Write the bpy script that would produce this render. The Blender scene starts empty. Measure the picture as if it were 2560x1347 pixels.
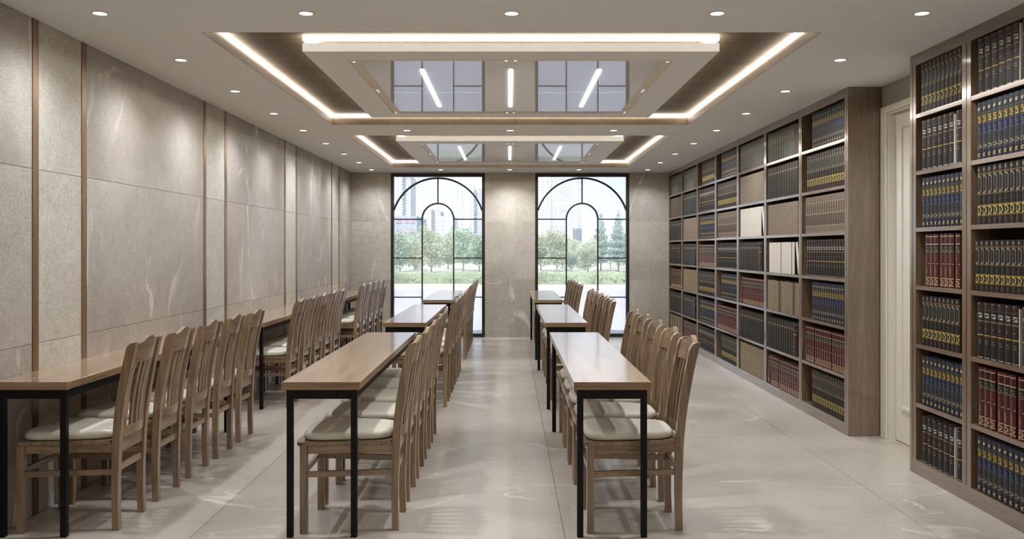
import bpy, bmesh, math, random
from mathutils import Vector, Matrix
random.seed(7)
R = math.radians
SC = bpy.context.scene
COL = SC.collection

# ------------------------------------------------------------------ camera
F_PX, W_PX, H_PX = 2150.0, 2560.0, 1347.0
VPX, VPY, EYE = 1272.0, 622.0, 1.386
cam_d = bpy.data.cameras.new('camera')
cam_d.sensor_fit = 'HORIZONTAL'; cam_d.sensor_width = 36.0
cam_d.lens = F_PX / W_PX * 36.0
cam_d.shift_x = (W_PX / 2 - VPX) / W_PX
cam_d.shift_y = (VPY - H_PX / 2) / W_PX
cam_d.clip_start = 0.05; cam_d.clip_end = 2000
cam = bpy.data.objects.new('camera', cam_d); COL.objects.link(cam)
cam.location = (0, 0, EYE); cam.rotation_euler = (R(90), 0, 0)
SC.camera = cam

# ------------------------------------------------------------------ world, sun, exposure
SKY_STRENGTH = 2.1
SUN_STRENGTH = 7.0
SPOT_MID = 92.0
SPOT_SIDE = 60.0
LED_E = 17.0
DISC_E = 10.0
world = bpy.data.worlds.new('sky'); SC.world = world; world.use_nodes = True
wn = world.node_tree; wn.nodes.clear()
w_out = wn.nodes.new('ShaderNodeOutputWorld'); w_bg = wn.nodes.new('ShaderNodeBackground')
w_tc = wn.nodes.new('ShaderNodeTexCoord'); w_sep = wn.nodes.new('ShaderNodeSeparateXYZ')
w_r = wn.nodes.new('ShaderNodeValToRGB'); w_n = wn.nodes.new('ShaderNodeTexNoise'); w_m = wn.nodes.new('ShaderNodeMixRGB')
wn.links.new(w_tc.outputs['Generated'], w_sep.inputs[0]); wn.links.new(w_sep.outputs[2], w_r.inputs[0])
w_r.color_ramp.elements[0].position = 0.0; w_r.color_ramp.elements[0].color = (0.70, 0.71, 0.73, 1)
w_r.color_ramp.elements[1].position = 0.12; w_r.color_ramp.elements[1].color = (0.40, 0.50, 0.65, 1)
w_n.inputs['Scale'].default_value = 5.0; w_n.inputs['Detail'].default_value = 5.0
wn.links.new(w_tc.outputs['Generated'], w_n.inputs['Vector'])
w_cr = wn.nodes.new('ShaderNodeValToRGB'); w_cr.color_ramp.elements[0].position = 0.42; w_cr.color_ramp.elements[1].position = 0.68
wn.links.new(w_n.outputs['Fac'], w_cr.inputs[0]); wn.links.new(w_cr.outputs[0], w_m.inputs[0])
wn.links.new(w_r.outputs[0], w_m.inputs[1]); w_m.inputs[2].default_value = (0.66, 0.68, 0.72, 1)
wn.links.new(w_m.outputs[0], w_bg.inputs[0]); w_bg.inputs[1].default_value = SKY_STRENGTH
wn.links.new(w_bg.outputs[0], w_out.inputs[0])
sun_d = bpy.data.lights.new('sun', 'SUN'); sun_d.energy = SUN_STRENGTH; sun_d.angle = R(1.0); sun_d.color = (1, 0.96, 0.9)
sun = bpy.data.objects.new('sun', sun_d); COL.objects.link(sun)
sun.location = (0, -5, 30); sun.rotation_euler = (R(42), 0, R(-24))     # shines away from the camera, over the roof
SC.view_settings.view_transform = 'Standard'; SC.view_settings.look = 'None'
SC.view_settings.exposure = 0.0; SC.view_settings.gamma = 1.0
SC.view_settings.use_curve_mapping = False
SC.cycles.max_bounces = 5; SC.cycles.diffuse_bounces = 3; SC.cycles.glossy_bounces = 2; SC.cycles.adaptive_threshold = 0.02; SC.cycles.use_light_tree = False
SC.cycles.transparent_max_bounces = 6
SC.cycles.sample_clamp_indirect = 6.0
SC.cycles.caustics_reflective = False; SC.cycles.caustics_refractive = False

# ------------------------------------------------------------------ room dimensions (metres)
XL, XS, XR = -2.471, 2.509, 2.760      # left wall, bookcase fronts, right wall
YF, YB = 13.484, -2.0                  # window wall, wall behind the camera
ZC = 2.584

# ================================================================== helpers
def link(name, me, mat=None, parent=None, loc=(0, 0, 0)):
    o = bpy.data.objects.new(name, me); COL.objects.link(o)
    o.location = loc
    if parent: o.parent = parent
    if mat and me is not None and not me.materials: me.materials.append(mat)
    return o
def empty(name, loc=(0, 0, 0), parent=None):
    o = bpy.data.objects.new(name, None); COL.objects.link(o); o.location = loc; o.empty_display_size = 0.1
    if parent: o.parent = parent
    return o
def tag(o, label=None, cat=None, group=None, kind=None):
    if label: o['label'] = label
    if cat: o['category'] = cat
    if group: o['group'] = group
    if kind: o['kind'] = kind
    return o
def mesh_from(name, verts, faces, smooth=False):
    me = bpy.data.meshes.new(name); me.from_pydata(verts, [], faces); me.update()
    if smooth: me.shade_smooth()
    return me
def fix(me):
    bm = bmesh.new(); bm.from_mesh(me); bmesh.ops.recalc_face_normals(bm, faces=bm.faces); bm.to_mesh(me); bm.free(); return me
def boxes_mesh(name, bl, bevel=0.0, seg=2):
    bm = bmesh.new()
    for (x0, x1, y0, y1, z0, z1) in bl:
        vs = [bm.verts.new(p) for p in ((x0,y0,z0),(x1,y0,z0),(x1,y1,z0),(x0,y1,z0),(x0,y0,z1),(x1,y0,z1),(x1,y1,z1),(x0,y1,z1))]
        for f in ((0,3,2,1),(4,5,6,7),(0,1,5,4),(1,2,6,5),(2,3,7,6),(3,0,4,7)): bm.faces.new([vs[i] for i in f])
    if bevel > 0:
        bmesh.ops.bevel(bm, geom=list(bm.edges), offset=bevel, segments=seg, affect='EDGES', profile=0.6)
    me = bpy.data.meshes.new(name); bm.to_mesh(me); bm.free(); return me
def box(name, x0, x1, y0, y1, z0, z1, mat, parent=None, bevel=0.0, base=(0, 0, 0)):
    """one box as one object, origin at its own centre; base = the parent's world position"""
    cx, cy, cz = (x0+x1)/2, (y0+y1)/2, (z0+z1)/2
    me = boxes_mesh(name, [(x0-cx, x1-cx, y0-cy, y1-cy, z0-cz, z1-cz)], bevel)
    return link(name, me, mat, parent, (cx-base[0], cy-base[1], cz-base[2]))
def prism_y(name, prof, y0, y1):
    n = len(prof)
    v = [(x, y0, z) for x, z in prof] + [(x, y1, z) for x, z in prof]
    f = [tuple(range(n)), tuple(range(2*n-1, n-1, -1))] + [(i, i+n, (i+1) % n + n, (i+1) % n) for i in range(n)]
    return fix(mesh_from(name, v, f))
def beam_mesh(name, p0, p1, w, h):
    """rectangular bar from p0 to p1, w across (horizontal), h tall"""
    p0, p1 = Vector(p0), Vector(p1); d = (p1-p0).normalized()
    up = Vector((0, 0, 1)); s = d.cross(up).normalized(); u = s.cross(d).normalized()
    v = []
    for p in (p0, p1):
        for a, b in ((-1,-1),(1,-1),(1,1),(-1,1)): v.append(tuple(p + s*a*w/2 + u*b*h/2))
    f = [(0,1,2,3),(7,6,5,4)] + [(i, i+4, (i+1)%4+4, (i+1)%4) for i in range(4)]
    return fix(mesh_from(name, v, f))
def lathe_mesh(name, prof, n=32, smooth=True):
    v, f = [], []
    m = len(prof)
    for i in range(n):
        a = 2*math.pi*i/n
        for r, z in prof: v.append((r*math.cos(a), r*math.sin(a), z))
    for i in range(n):
        j = (i+1) % n
        for k in range(m-1): f.append((i*m+k, j*m+k, j*m+k+1, i*m+k+1))
    me = fix(mesh_from(name, v, f)); 
    return me
def disc_mesh(name, r, n=32):
    v = [(r*math.cos(2*math.pi*i/n), r*math.sin(2*math.pi*i/n), 0) for i in range(n)]
    return mesh_from(name, v, [tuple(range(n-1, -1, -1))])
def copy_tree(o, parent=None):
    c = o.copy(); COL.objects.link(c)
    if parent: c.parent = parent
    for ch in list(o.children): copy_tree(ch, c)
    return c

# ================================================================== materials
class E:
    """tiny wrapper that turns python arithmetic into Math nodes"""
    def __init__(s, nt, sock): s.nt, s.s = nt, sock
    def _m(s, op, b=None, c=None):
        n = s.nt.nodes.new('ShaderNodeMath'); n.operation = op
        for i, q in enumerate((s, b, c)):
            if q is None: continue
            if isinstance(q, E): s.nt.links.new(q.s, n.inputs[i])
            else: n.inputs[i].default_value = q
        return E(s.nt, n.outputs[0])
    def __add__(s, b): return s._m('ADD', b)
    def __sub__(s, b): return s._m('SUBTRACT', b)
    def __mul__(s, b): return s._m('MULTIPLY', b)
    def __truediv__(s, b): return s._m('DIVIDE', b)
    def lt(s, b): return s._m('LESS_THAN', b)
    def gt(s, b): return s._m('GREATER_THAN', b)
    def abs(s): return s._m('ABSOLUTE')
    def frac(s): return s._m('FRACT')
    def floor(s): return s._m('FLOOR')
    def sqrt(s): return s._m('SQRT')
    def max(s, b): return s._m('MAXIMUM', b)
    def min(s, b): return s._m('MINIMUM', b)
    def pow(s, b): return s._m('POWER', b)
def new_mat(name):
    m = bpy.data.materials.new(name); m.use_nodes = True
    return m, m.node_tree, m.node_tree.nodes['Principled BSDF']
def c4(c): return (c[0], c[1], c[2], 1.0)
def s2l(*c):
    return tuple(((v/255)/12.92 if v/255 <= 0.04045 else ((v/255+0.055)/1.055)**2.4) for v in c)
def ramp(nt, sock, stops, interp='LINEAR'):
    n = nt.nodes.new('ShaderNodeValToRGB'); cr = n.color_ramp; cr.interpolation = interp
    while len(cr.elements) > 1: cr.elements.remove(cr.elements[-1])
    cr.elements[0].position = stops[0][0]; cr.elements[0].color = c4(stops[0][1])
    for p, c in stops[1:]:
        e = cr.elements.new(p); e.color = c4(c)
    nt.links.new(sock, n.inputs[0]); return n.outputs[0]
def mixc(nt, fac, a, b, mode='MIX'):
    n = nt.nodes.new('ShaderNodeMixRGB'); n.blend_type = mode
    for i, q in enumerate((fac, a, b)):
        if isinstance(q, E): q = q.s
        if isinstance(q, bpy.types.NodeSocket): nt.links.new(q, n.inputs[i])
        elif i == 0: n.inputs[0].default_value = q
        else: n.inputs[i].default_value = c4(q)
    return n.outputs[0]
def noise(nt, vec, scale, detail=3, rough=0.55, dist=0.0):
    n = nt.nodes.new('ShaderNodeTexNoise'); n.inputs['Scale'].default_value = scale
    n.inputs['Detail'].default_value = detail; n.inputs['Roughness'].default_value = rough; n.inputs['Distortion'].default_value = dist
    if vec is not None: nt.links.new(vec, n.inputs['Vector'])
    return n.outputs['Fac']
def mapping(nt, vec, scale=(1,1,1), rot=(0,0,0), loc=(0,0,0)):
    n = nt.nodes.new('ShaderNodeMapping'); n.inputs['Scale'].default_value = scale; n.inputs['Rotation'].default_value = rot
    n.inputs['Location'].default_value = loc
    nt.links.new(vec, n.inputs['Vector']); return n.outputs[0]
def bump(nt, p, h, strength=0.2, dist=0.002):
    b = nt.nodes.new('ShaderNodeBump'); b.inputs['Strength'].default_value = strength; b.inputs['Distance'].default_value = dist
    nt.links.new(h, b.inputs['Height']); nt.links.new(b.outputs[0], p.inputs['Normal'])
def plain(name, col, rough=0.5, metal=0.0, coat=0.0, spec=0.5, var=0.0, scale=20):
    m, nt, p = new_mat(name)
    p.inputs['Roughness'].default_value = rough; p.inputs['Metallic'].default_value = metal
    p.inputs['Coat Weight'].default_value = coat; p.inputs['Specular IOR Level'].default_value = spec
    tc = nt.nodes.new('ShaderNodeTexCoord')
    nz = noise(nt, tc.outputs['Object'], scale, 4)
    a = tuple(v*(1-var) for v in col); b = tuple(min(1, v*(1+var)) for v in col)
    nt.links.new(ramp(nt, nz, [(0.3, a), (0.7, b)]), p.inputs['Base Color'])
    return m
def emit(name, col, strength):
    m, nt, p = new_mat(name); p.inputs['Base Color'].default_value = c4((0.8, 0.8, 0.8))
    p.inputs['Emission Color'].default_value = c4(col); p.inputs['Emission Strength'].default_value = strength
    return m
def stone(name, base, dark, light, vein, vein_w=0.012, vein_amt=0.6, speck=0.25, rough=0.45, vert=True, rand=True, spec=0.5, vrot=(0, 0, 0)):
    m, nt, p = new_mat(name)
    g = nt.nodes.new('ShaderNodeNewGeometry'); pos = g.outputs['Position']
    if rand:
        oi = nt.nodes.new('ShaderNodeObjectInfo')
        vm = nt.nodes.new('ShaderNodeVectorMath'); vm.operation = 'MULTIPLY_ADD'
        cb = nt.nodes.new('ShaderNodeCombineXYZ')
        for i, k in enumerate((7.3, 13.7, 5.1)):
            q = E(nt, oi.outputs['Random'])*k; nt.links.new(q.s, cb.inputs[i])
        nt.links.new(pos, vm.inputs[0]); vm.inputs[1].default_value = (1, 1, 1); nt.links.new(cb.outputs[0], vm.inputs[2])
        pos = vm.outputs[0]
    big = noise(nt, pos, 0.9, 3, 0.6, 0.4)
    col = ramp(nt, big, [(0.28, dark), (0.5, base), (0.74, light)])
    sp = noise(nt, pos, 110, 2, 0.7)
    spm = ramp(nt, sp, [(0.33, (1-speck,)*3), (0.5, (1, 1, 1)), (0.72, (1+speck*0.5,)*3)])
    col = mixc(nt, 1.0, col, spm, 'MULTIPLY')
    md = noise(nt, pos, 14, 3, 0.65)
    mdm = ramp(nt, md, [(0.3, (0.9,)*3), (0.7, (1.08,)*3)] if vert else [(0.3, (0.94,)*3), (0.7, (1.05,)*3)])
    col = mixc(nt, 1.0, col, mdm, 'MULTIPLY')
    # long pale veins: the 0.5 level line of a stretched, warped noise, broken up by a second noise
    vp = mapping(nt, pos, (1, 1, 0.38) if vert else (0.75, 1.5, 1), vrot)
    vn = E(nt, noise(nt, vp, 1.0, 4, 0.5, 0.8)) if vert else E(nt, noise(nt, vp, 0.8, 4, 0.42, 0.35))
    d = (vn - 0.5).abs()
    wv = E(nt, noise(nt, pos, 2.6, 1))
    wid = (wv - 0.36).max(0.02) * (vein_w*10)
    line = (wid - d).max(0.0) / wid
    br = E(nt, ramp(nt, noise(nt, pos, 0.8, 2), [(0.42, (0,)*3), (0.58, (1,)*3)]))
    vein_f = line.pow(0.7) * br * vein_amt
    col = mixc(nt, vein_f, col, vein)
    nt.links.new(col, p.inputs['Base Color'])
    rr = E(nt, md)*(0.18 if vert else 0.03) + (rough-(0.09 if vert else 0.015))
    nt.links.new(rr.s, p.inputs['Roughness']); p.inputs['Specular IOR Level'].default_value = spec
    bump(nt, p, sp, 0.25 if vert else 0.05, 0.002)
    return m
def wood(name, axis, c_dark, c_mid, c_light, rough=0.4, coat=0.0, scale=1.0, coat_ior=1.5):
    m, nt, p = new_mat(name)
    tc = nt.nodes.new('ShaderNodeTexCoord'); oi = nt.nodes.new('ShaderNodeObjectInfo')
    vm = nt.nodes.new('ShaderNodeVectorMath'); vm.operation = 'ADD'
    cb = nt.nodes.new('ShaderNodeCombineXYZ')
    for i, k in enumerate((3.1, 5.7, 2.3)):
        q = E(nt, oi.outputs['Random'])*k; nt.links.new(q.s, cb.inputs[i])
    nt.links.new(tc.outputs['Object'], vm.inputs[0]); nt.links.new(cb.outputs[0], vm.inputs[1])
    sc = [26*scale]*3; sc['xyz'.index(axis)] = 1.6*scale
    v = mapping(nt, vm.outputs[0], tuple(sc))
    n1 = noise(nt, v, 1.0, 3, 0.6, 0.6)
    sc2 = [150*scale]*3; sc2['xyz'.index(axis)] = 5*scale
    n2 = noise(nt, mapping(nt, vm.outputs[0], tuple(sc2)), 1.0, 1)
    sc3 = [5*scale]*3; sc3['xyz'.index(axis)] = 0.8*scale
    n3 = noise(nt, mapping(nt, vm.outputs[0], tuple(sc3)), 1.0, 1)
    col = ramp(nt, n1, [(0.3, c_dark), (0.5, c_mid), (0.72, c_light)])
    col = mixc(nt, 1.0, col, ramp(nt, n2, [(0.35, (0.78,)*3), (0.6, (1.06,)*3)]), 'MULTIPLY')
    col = mixc(nt, 1.0, col, ramp(nt, n3, [(0.3, (0.86,)*3), (0.7, (1.1,)*3)]), 'MULTIPLY')
    nt.links.new(col, p.inputs['Base Color'])
    p.inputs['Roughness'].default_value = rough
    p.inputs['Coat Weight'].default_value = coat; p.inputs['Coat Roughness'].default_value = 0.12; p.inputs['Coat IOR'].default_value = coat_ior
    bump(nt, p, n2, 0.12, 0.001)
    return m

M = {}
M['stone_wall'] = stone('stone_wall', s2l(168, 159, 150), s2l(149, 141, 133), s2l(184, 176, 167), s2l(222, 216, 207), 0.008, 0.85, 0.30, 0.5, vrot=(0.45, 0, 0))
M['stone_far'] = stone('stone_window_wall', s2l(180, 171, 160), s2l(162, 153, 143), s2l(195, 187, 176), s2l(228, 220, 208), 0.006, 0.85, 0.30, 0.5, vrot=(0, 0.35, 0))
M['stone_cream'] = stone('stone_cream', s2l(186, 180, 169), s2l(173, 167, 156), s2l(197, 192, 182), s2l(230, 226, 218), 0.006, 0.2, 0.30, 0.5)
M['stone_floor'] = stone('stone_floor', s2l(176, 166, 154), s2l(154, 144, 133), s2l(190, 181, 170), s2l(226, 221, 214), 0.0045, 0.55, 0.2, 0.28, vert=False, rand=False, spec=0.75, vrot=(0, 0, 0.5))
M['grout'] = plain('grout', s2l(140, 132, 122), 0.9)
M['ceiling'] = plain('ceiling_paint', s2l(229, 231, 231), 0.85, var=0.01)
M['panel_white'] = plain('panel_white', s2l(234, 234, 232), 0.6, var=0.01)
M['inset_beige'] = plain('inset_beige', s2l(222, 212, 190), 0.5, var=0.02)
M['bronze'] = wood('bronze_brushed', 'y', s2l(92, 75, 55), s2l(100, 83, 62), s2l(110, 91, 69), 0.6)
M['recess'] = wood('recess_brushed', 'x', s2l(82, 69, 52), s2l(88, 74, 57), s2l(94, 79, 61), 0.8)
M['recess'].node_tree.nodes['Principled BSDF'].inputs['Specular IOR Level'].default_value = 0.15
M['trim_bronze'] = wood('trim_bronze', 'z', s2l(112, 88, 66), s2l(128, 102, 78), s2l(142, 116, 92), 0.28)
M['trim_bronze'].node_tree.nodes['Principled BSDF'].inputs['Metallic'].default_value = 0.35
M['led'] = emit('led_warm_white', (1.0, 0.93, 0.82), LED_E)
M['led_linear'] = emit('led_linear', (1.0, 0.97, 0.92), 5.0)
M['lamp_disc'] = emit('lamp_disc', (1.0, 0.95, 0.86), DISC_E)
M['lamp_trim'] = plain('lamp_trim', (0.55, 0.53, 0.5), 0.4)
M['black'] = plain('black_metal', (0.004, 0.004, 0.004), 0.45, var=0.1, spec=0.2)
M['frame_black'] = plain('frame_black', (0.010, 0.009, 0.008), 0.45, var=0.1)
M['desk_wood'] = wood('desk_oak', 'y', s2l(134, 104, 75), s2l(164, 133, 101), s2l(188, 158, 126), 0.26, coat=0.85, coat_ior=2.2)
M['desk_wood'].node_tree.nodes['Principled BSDF'].inputs['Specular IOR Level'].default_value = 0.9
M['desk_band'] = wood('desk_oak_band', 'x', s2l(122, 96, 70), s2l(142, 113, 84), s2l(158, 129, 99), 0.4)
oak = (s2l(106, 84, 61), s2l(133, 107, 80), s2l(154, 127, 98))
for ax in 'xyz': M['oak_'+ax] = wood('chair_oak_'+ax, ax, *oak, rough=0.38, coat=0.7)
wal = (s2l(92, 73, 55), s2l(112, 90, 70), s2l(127, 104, 82))
for ax in 'xyz': M['walnut_'+ax] = wood('bookcase_walnut_'+ax, ax, *wal, rough=0.4, coat=1.0, coat_ior=1.9)
M['walnut_dark'] = wood('bookcase_back', 'z', s2l(64, 50, 39), s2l(74, 58, 46), s2l(84, 67, 54), 0.5)
M['cushion'] = plain('cushion_leather', s2l(205, 198, 182), 0.5, var=0.03, scale=6)
M['door'] = plain('door_paint', s2l(222, 217, 205), 0.5, var=0.01)
M['pages'] = plain('book_pages', s2l(150, 140, 125), 0.8, var=0.1, scale=80)
# mirror film: pale lacquered stretch sheet, half mirror
m, nt, p = new_mat('mirror_film'); M['mirror'] = m
p.inputs['Base Color'].default_value = c4(s2l(226, 224, 224)); p.inputs['Roughness'].default_value = 0.6
gl = nt.nodes.new('ShaderNodeBsdfGlossy'); gl.inputs['Roughness'].default_value = 0.0; gl.inputs['Color'].default_value = (0.92, 0.93, 0.97, 1)
mx = nt.nodes.new('ShaderNodeMixShader'); mx.inputs[0].default_value = 0.5
nt.links.new(p.outputs[0], mx.inputs[1]); nt.links.new(gl.outputs[0], mx.inputs[2])
nt.links.new(mx.outputs[0], nt.nodes['Material Output'].inputs[0])
# window glass: faint reflection, plus a milky share that paints haze over the view
m, nt, p = new_mat('window_glass'); M['glass'] = m
tr = nt.nodes.new('ShaderNodeBsdfTransparent'); tr.inputs[0].default_value = (0.97, 0.98, 0.98, 1)
gl = nt.nodes.new('ShaderNodeBsdfGlossy'); gl.inputs['Roughness'].default_value = 0.0
fr = nt.nodes.new('ShaderNodeFresnel'); fr.inputs[0].default_value = 1.3
mx = nt.nodes.new('ShaderNodeMixShader'); tl = nt.nodes.new('ShaderNodeBsdfTranslucent'); tl.inputs[0].default_value = (0.95, 0.97, 1, 1)
mv = nt.nodes.new('ShaderNodeMixShader'); mv.inputs[0].default_value = 0.16; nt.links.new(tr.outputs[0], mv.inputs[1]); nt.links.new(tl.outputs[0], mv.inputs[2])
nt.links.new(fr.outputs[0], mx.inputs[0]); nt.links.new(mv.outputs[0], mx.inputs[1]); nt.links.new(gl.outputs[0], mx.inputs[2])
nt.links.new(mx.outputs[0], nt.nodes['Material Output'].inputs[0])

for k_ in ('lamp_disc', 'led_linear'): M[k_].cycles.emission_sampling = 'NONE'

# ================================================================== the room shell
floor = box('floor', XL-0.2, XR+0.2, YB, YF+0.25, -0.14, -0.012, M['grout']); tag(floor, kind='structure')
xs = [XL, -1.53, 0.27, 2.07, XR]; ys = [YB] + [4.36+0.9*k for k in range(-7, 11)] + [YF]
J = 0.0012
for i in range(4):
    for j in range(len(ys)-1):
        if ys[j+1]-ys[j] < 0.02: continue
        box('floor_tile', xs[i]+J, xs[i+1]-J, ys[j]+0.0003, ys[j+1]-0.0003, -0.012, 0.0, M['stone_floor'], floor, base=floor.location)

# left wall: stone panels and cream strips between bronze trims, each panel three slabs high
wl = box('wall_left', XL-0.2, XL-0.015, YB-0.2, YF+0.22, -0.14, ZC+0.2, M['grout']); tag(wl, kind='structure')
ZT = [0.0, 0.893, 1.803, ZC]
P0, PER = 4.457, 2.503
def wall_slabs(y0, y1, mat):
    y0, y1 = max(y0, YB), min(y1, YF)
    if y1-y0 < 0.02: return
    for k in range(3):
        box('wall_slab', XL-0.015, XL, y0+J, y1-J, ZT[k]+J, ZT[k+1]-J, mat, wl, base=wl.location)
for k in range(-3, 4):
    y = P0 + PER*k
    for (ya, yb) in ((y, y+0.057), (y+0.515, y+0.572)):
        if ya > YB: box('bronze_strip', XL-0.015, XL+0.004, ya, yb, 0.0, ZC, M['trim_bronze'], wl, base=wl.location)
    wall_slabs(y+0.057, y+0.515, M['stone_cream'])
    wall_slabs(y+0.572, y+PER, M['stone_wall'])

# window wall
WX = [(-1.850, -0.376), (0.414, 1.888)]; WZ0, WZ1 = 0.004, 2.571
wf = link('wall_far', boxes_mesh('wall_far', [(XL-0.2, WX[0][0], YF+0.015, YF+0.22, -0.14, ZC+0.2), (WX[0][1], WX[1][0], YF+0.015, YF+0.22, -0.14, ZC+0.2),
    (WX[1][1], XR+0.2, YF+0.015, YF+0.22, -0.14, ZC+0.2), (WX[0][0], WX[0][1], YF+0.015, YF+0.22, WZ1, ZC+0.2), (WX[1][0], WX[1][1], YF+0.015, YF+0.22, WZ1, ZC+0.2)]), M['stone_far'])
tag(wf, kind='structure')
ZT2 = [0.0, 0.905, 1.812, ZC]
for (xa, xb) in ((XL, WX[0][0]), (WX[0][1], 0.094), (0.094, WX[1][0]), (WX[1][1], XR)):
    for k in range(3):
        box('wall_slab', xa+J*0.5, xb-J*0.5, YF, YF+0.015, ZT2[k]+J*0.5, ZT2[k+1]-J*0.5, M['stone_far'], wf)
for (xa, xb) in WX: box('wall_slab', xa, xb, YF, YF+0.015, WZ1, ZC, M['stone_far'], wf)

# right wall with the door opening, wall behind the camera
DY0, DY1, DZ = 5.46, 6.26, 2.376
wr = link('wall_right', boxes_mesh('wall_right', [(XR, XR+0.2, YB-0.2, DY0, -0.14, ZC+0.2), (XR, XR+0.2, DY1, YF+0.22, -0.14, ZC+0.2), (XR, XR+0.2, DY0, DY1, DZ, ZC+0.2)]), M['stone_wall'])
tag(wr, kind='structure')
wb = box('wall_back', XL-0.2, XR+0.2, YB-0.2, YB, -0.14, ZC+0.2, M['ceiling']); tag(wb, kind='structure')

# ceiling with coffer openings
CX, CHX = 0.013, 1.716
CY = [(0.422, 3.970), (4.761, 8.309), (9.10, 12.648)]
bl = [(XL, CX-CHX, YB, YF, ZC, ZC+0.14), (CX+CHX, XR, YB, YF, ZC, ZC+0.14)]
yy = [YB] + [v for c in CY for v in c] + [YF]
for k in range(0, len(yy), 2): bl.append((CX-CHX, CX+CHX, yy[k], yy[k+1], ZC, ZC+0.14))
ceil = link('ceiling', boxes_mesh('ceiling', bl), M['ceiling']); tag(ceil, kind='structure')
roof = box('ceiling_slab', XL-0.2, XR+0.2, YB-0.2, YF+0.22, ZC+0.2, ZC+0.4, M['ceiling']); tag(roof, kind='structure')

# door
dr = empty('door_1', (XR, (DY0+DY1)/2, 0)); tag(dr, kind='structure')
DB = dr.location
box('casing', XR-0.016, XR, DY1, 6.353, 0, DZ+0.048, M['door'], dr, 0.004, DB)
box('casing', XR-0.016, XR, 5.388, DY0, 0, DZ+0.048, M['door'], dr, 0.004, DB)
box('casing', XR-0.016, XR, DY0, DY1, DZ, DZ+0.048, M['door'], dr, 0.004, DB)
box('jamb', XR, XR+0.10, DY1-0.012, DY1, 0, DZ, M['door'], dr, 0, DB)
box('jamb', XR, XR+0.10, DY0, DY0+0.012, 0, DZ, M['door'], dr, 0, DB)
box('jamb', XR, XR+0.10, DY0+0.012, DY1-0.012, DZ-0.012, DZ, M['door'], dr, 0, DB)
lf = link('door_leaf', boxes_mesh('door_leaf', [(0.05, 0.09, DY0+0.014-DB[1], DY1-0.014-DB[1], 0.005, DZ-0.014)]), M['door'], dr)
def ring_boxes(x0, x1, y0, y1, z0, z1, w):
    return [(x0, x1, y0, y0+w, z0, z1), (x0, x1, y1-w, y1, z0, z1), (x0, x1, y0+w, y1-w, z0, z0+w), (x0, x1, y0+w, y1-w, z1-w, z1)]
link('panel_moulding', boxes_mesh('panel_moulding', ring_boxes(0.038, 0.05, DY0+0.11-DB[1], DY1-0.11-DB[1], 0.24, 2.27, 0.022)), M['door'], lf)
kn = link('door_knob', lathe_mesh('door_knob', [(0.0, 0.0), (0.022, 0.0), (0.022, 0.006), (0.009, 0.01), (0.009, 0.03), (0.024, 0.042), (0.026, 0.055), (0.016, 0.066), (0, 0.068)], 20), M['black'], lf, (0.05, DY0+0.075-DB[1], 1.0))
kn.rotation_euler = (0, R(-90), 0)
box('door_sill', XR, XR+0.2, DY0, DY1, -0.14, 0.0, M['stone_floor'], dr, 0, DB)

# ------------------------------------------------------------------ windows
def arc_bar(cx, cz, r, a0, a1, w, d, n=40):
    """flat arch bar in the x-z plane, w wide, depth d (y from 0 to d)"""
    v, f = [], []
    for i in range(n+1):
        a = a0 + (a1-a0)*i/n
        for rr in (r-w/2, r+w/2):
            for y in (0, d): v.append((cx+rr*math.cos(a), y, cz+rr*math.sin(a)))
    for i in range(n):
        b = 4*i; c = b+4
        for p, q in ((0, 1), (1, 3), (3, 2), (2, 0)): f.append((b+p, b+q, c+q, c+p))
    f += [(0, 2, 3, 1), (4*n, 4*n+1, 4*n+3, 4*n+2)]
    return fix(mesh_from('arch', v, f))
def pane_mesh(poly, t=0.006):
    n = len(poly)
    v = [(x, 0, z) for x, z in poly] + [(x, t, z) for x, z in poly]
    return fix(mesh_from('pane', v, [tuple(range(n)), tuple(range(2*n-1, n-1, -1))] + [(i, i+n, (i+1) % n + n, (i+1) % n) for i in range(n)]))
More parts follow.
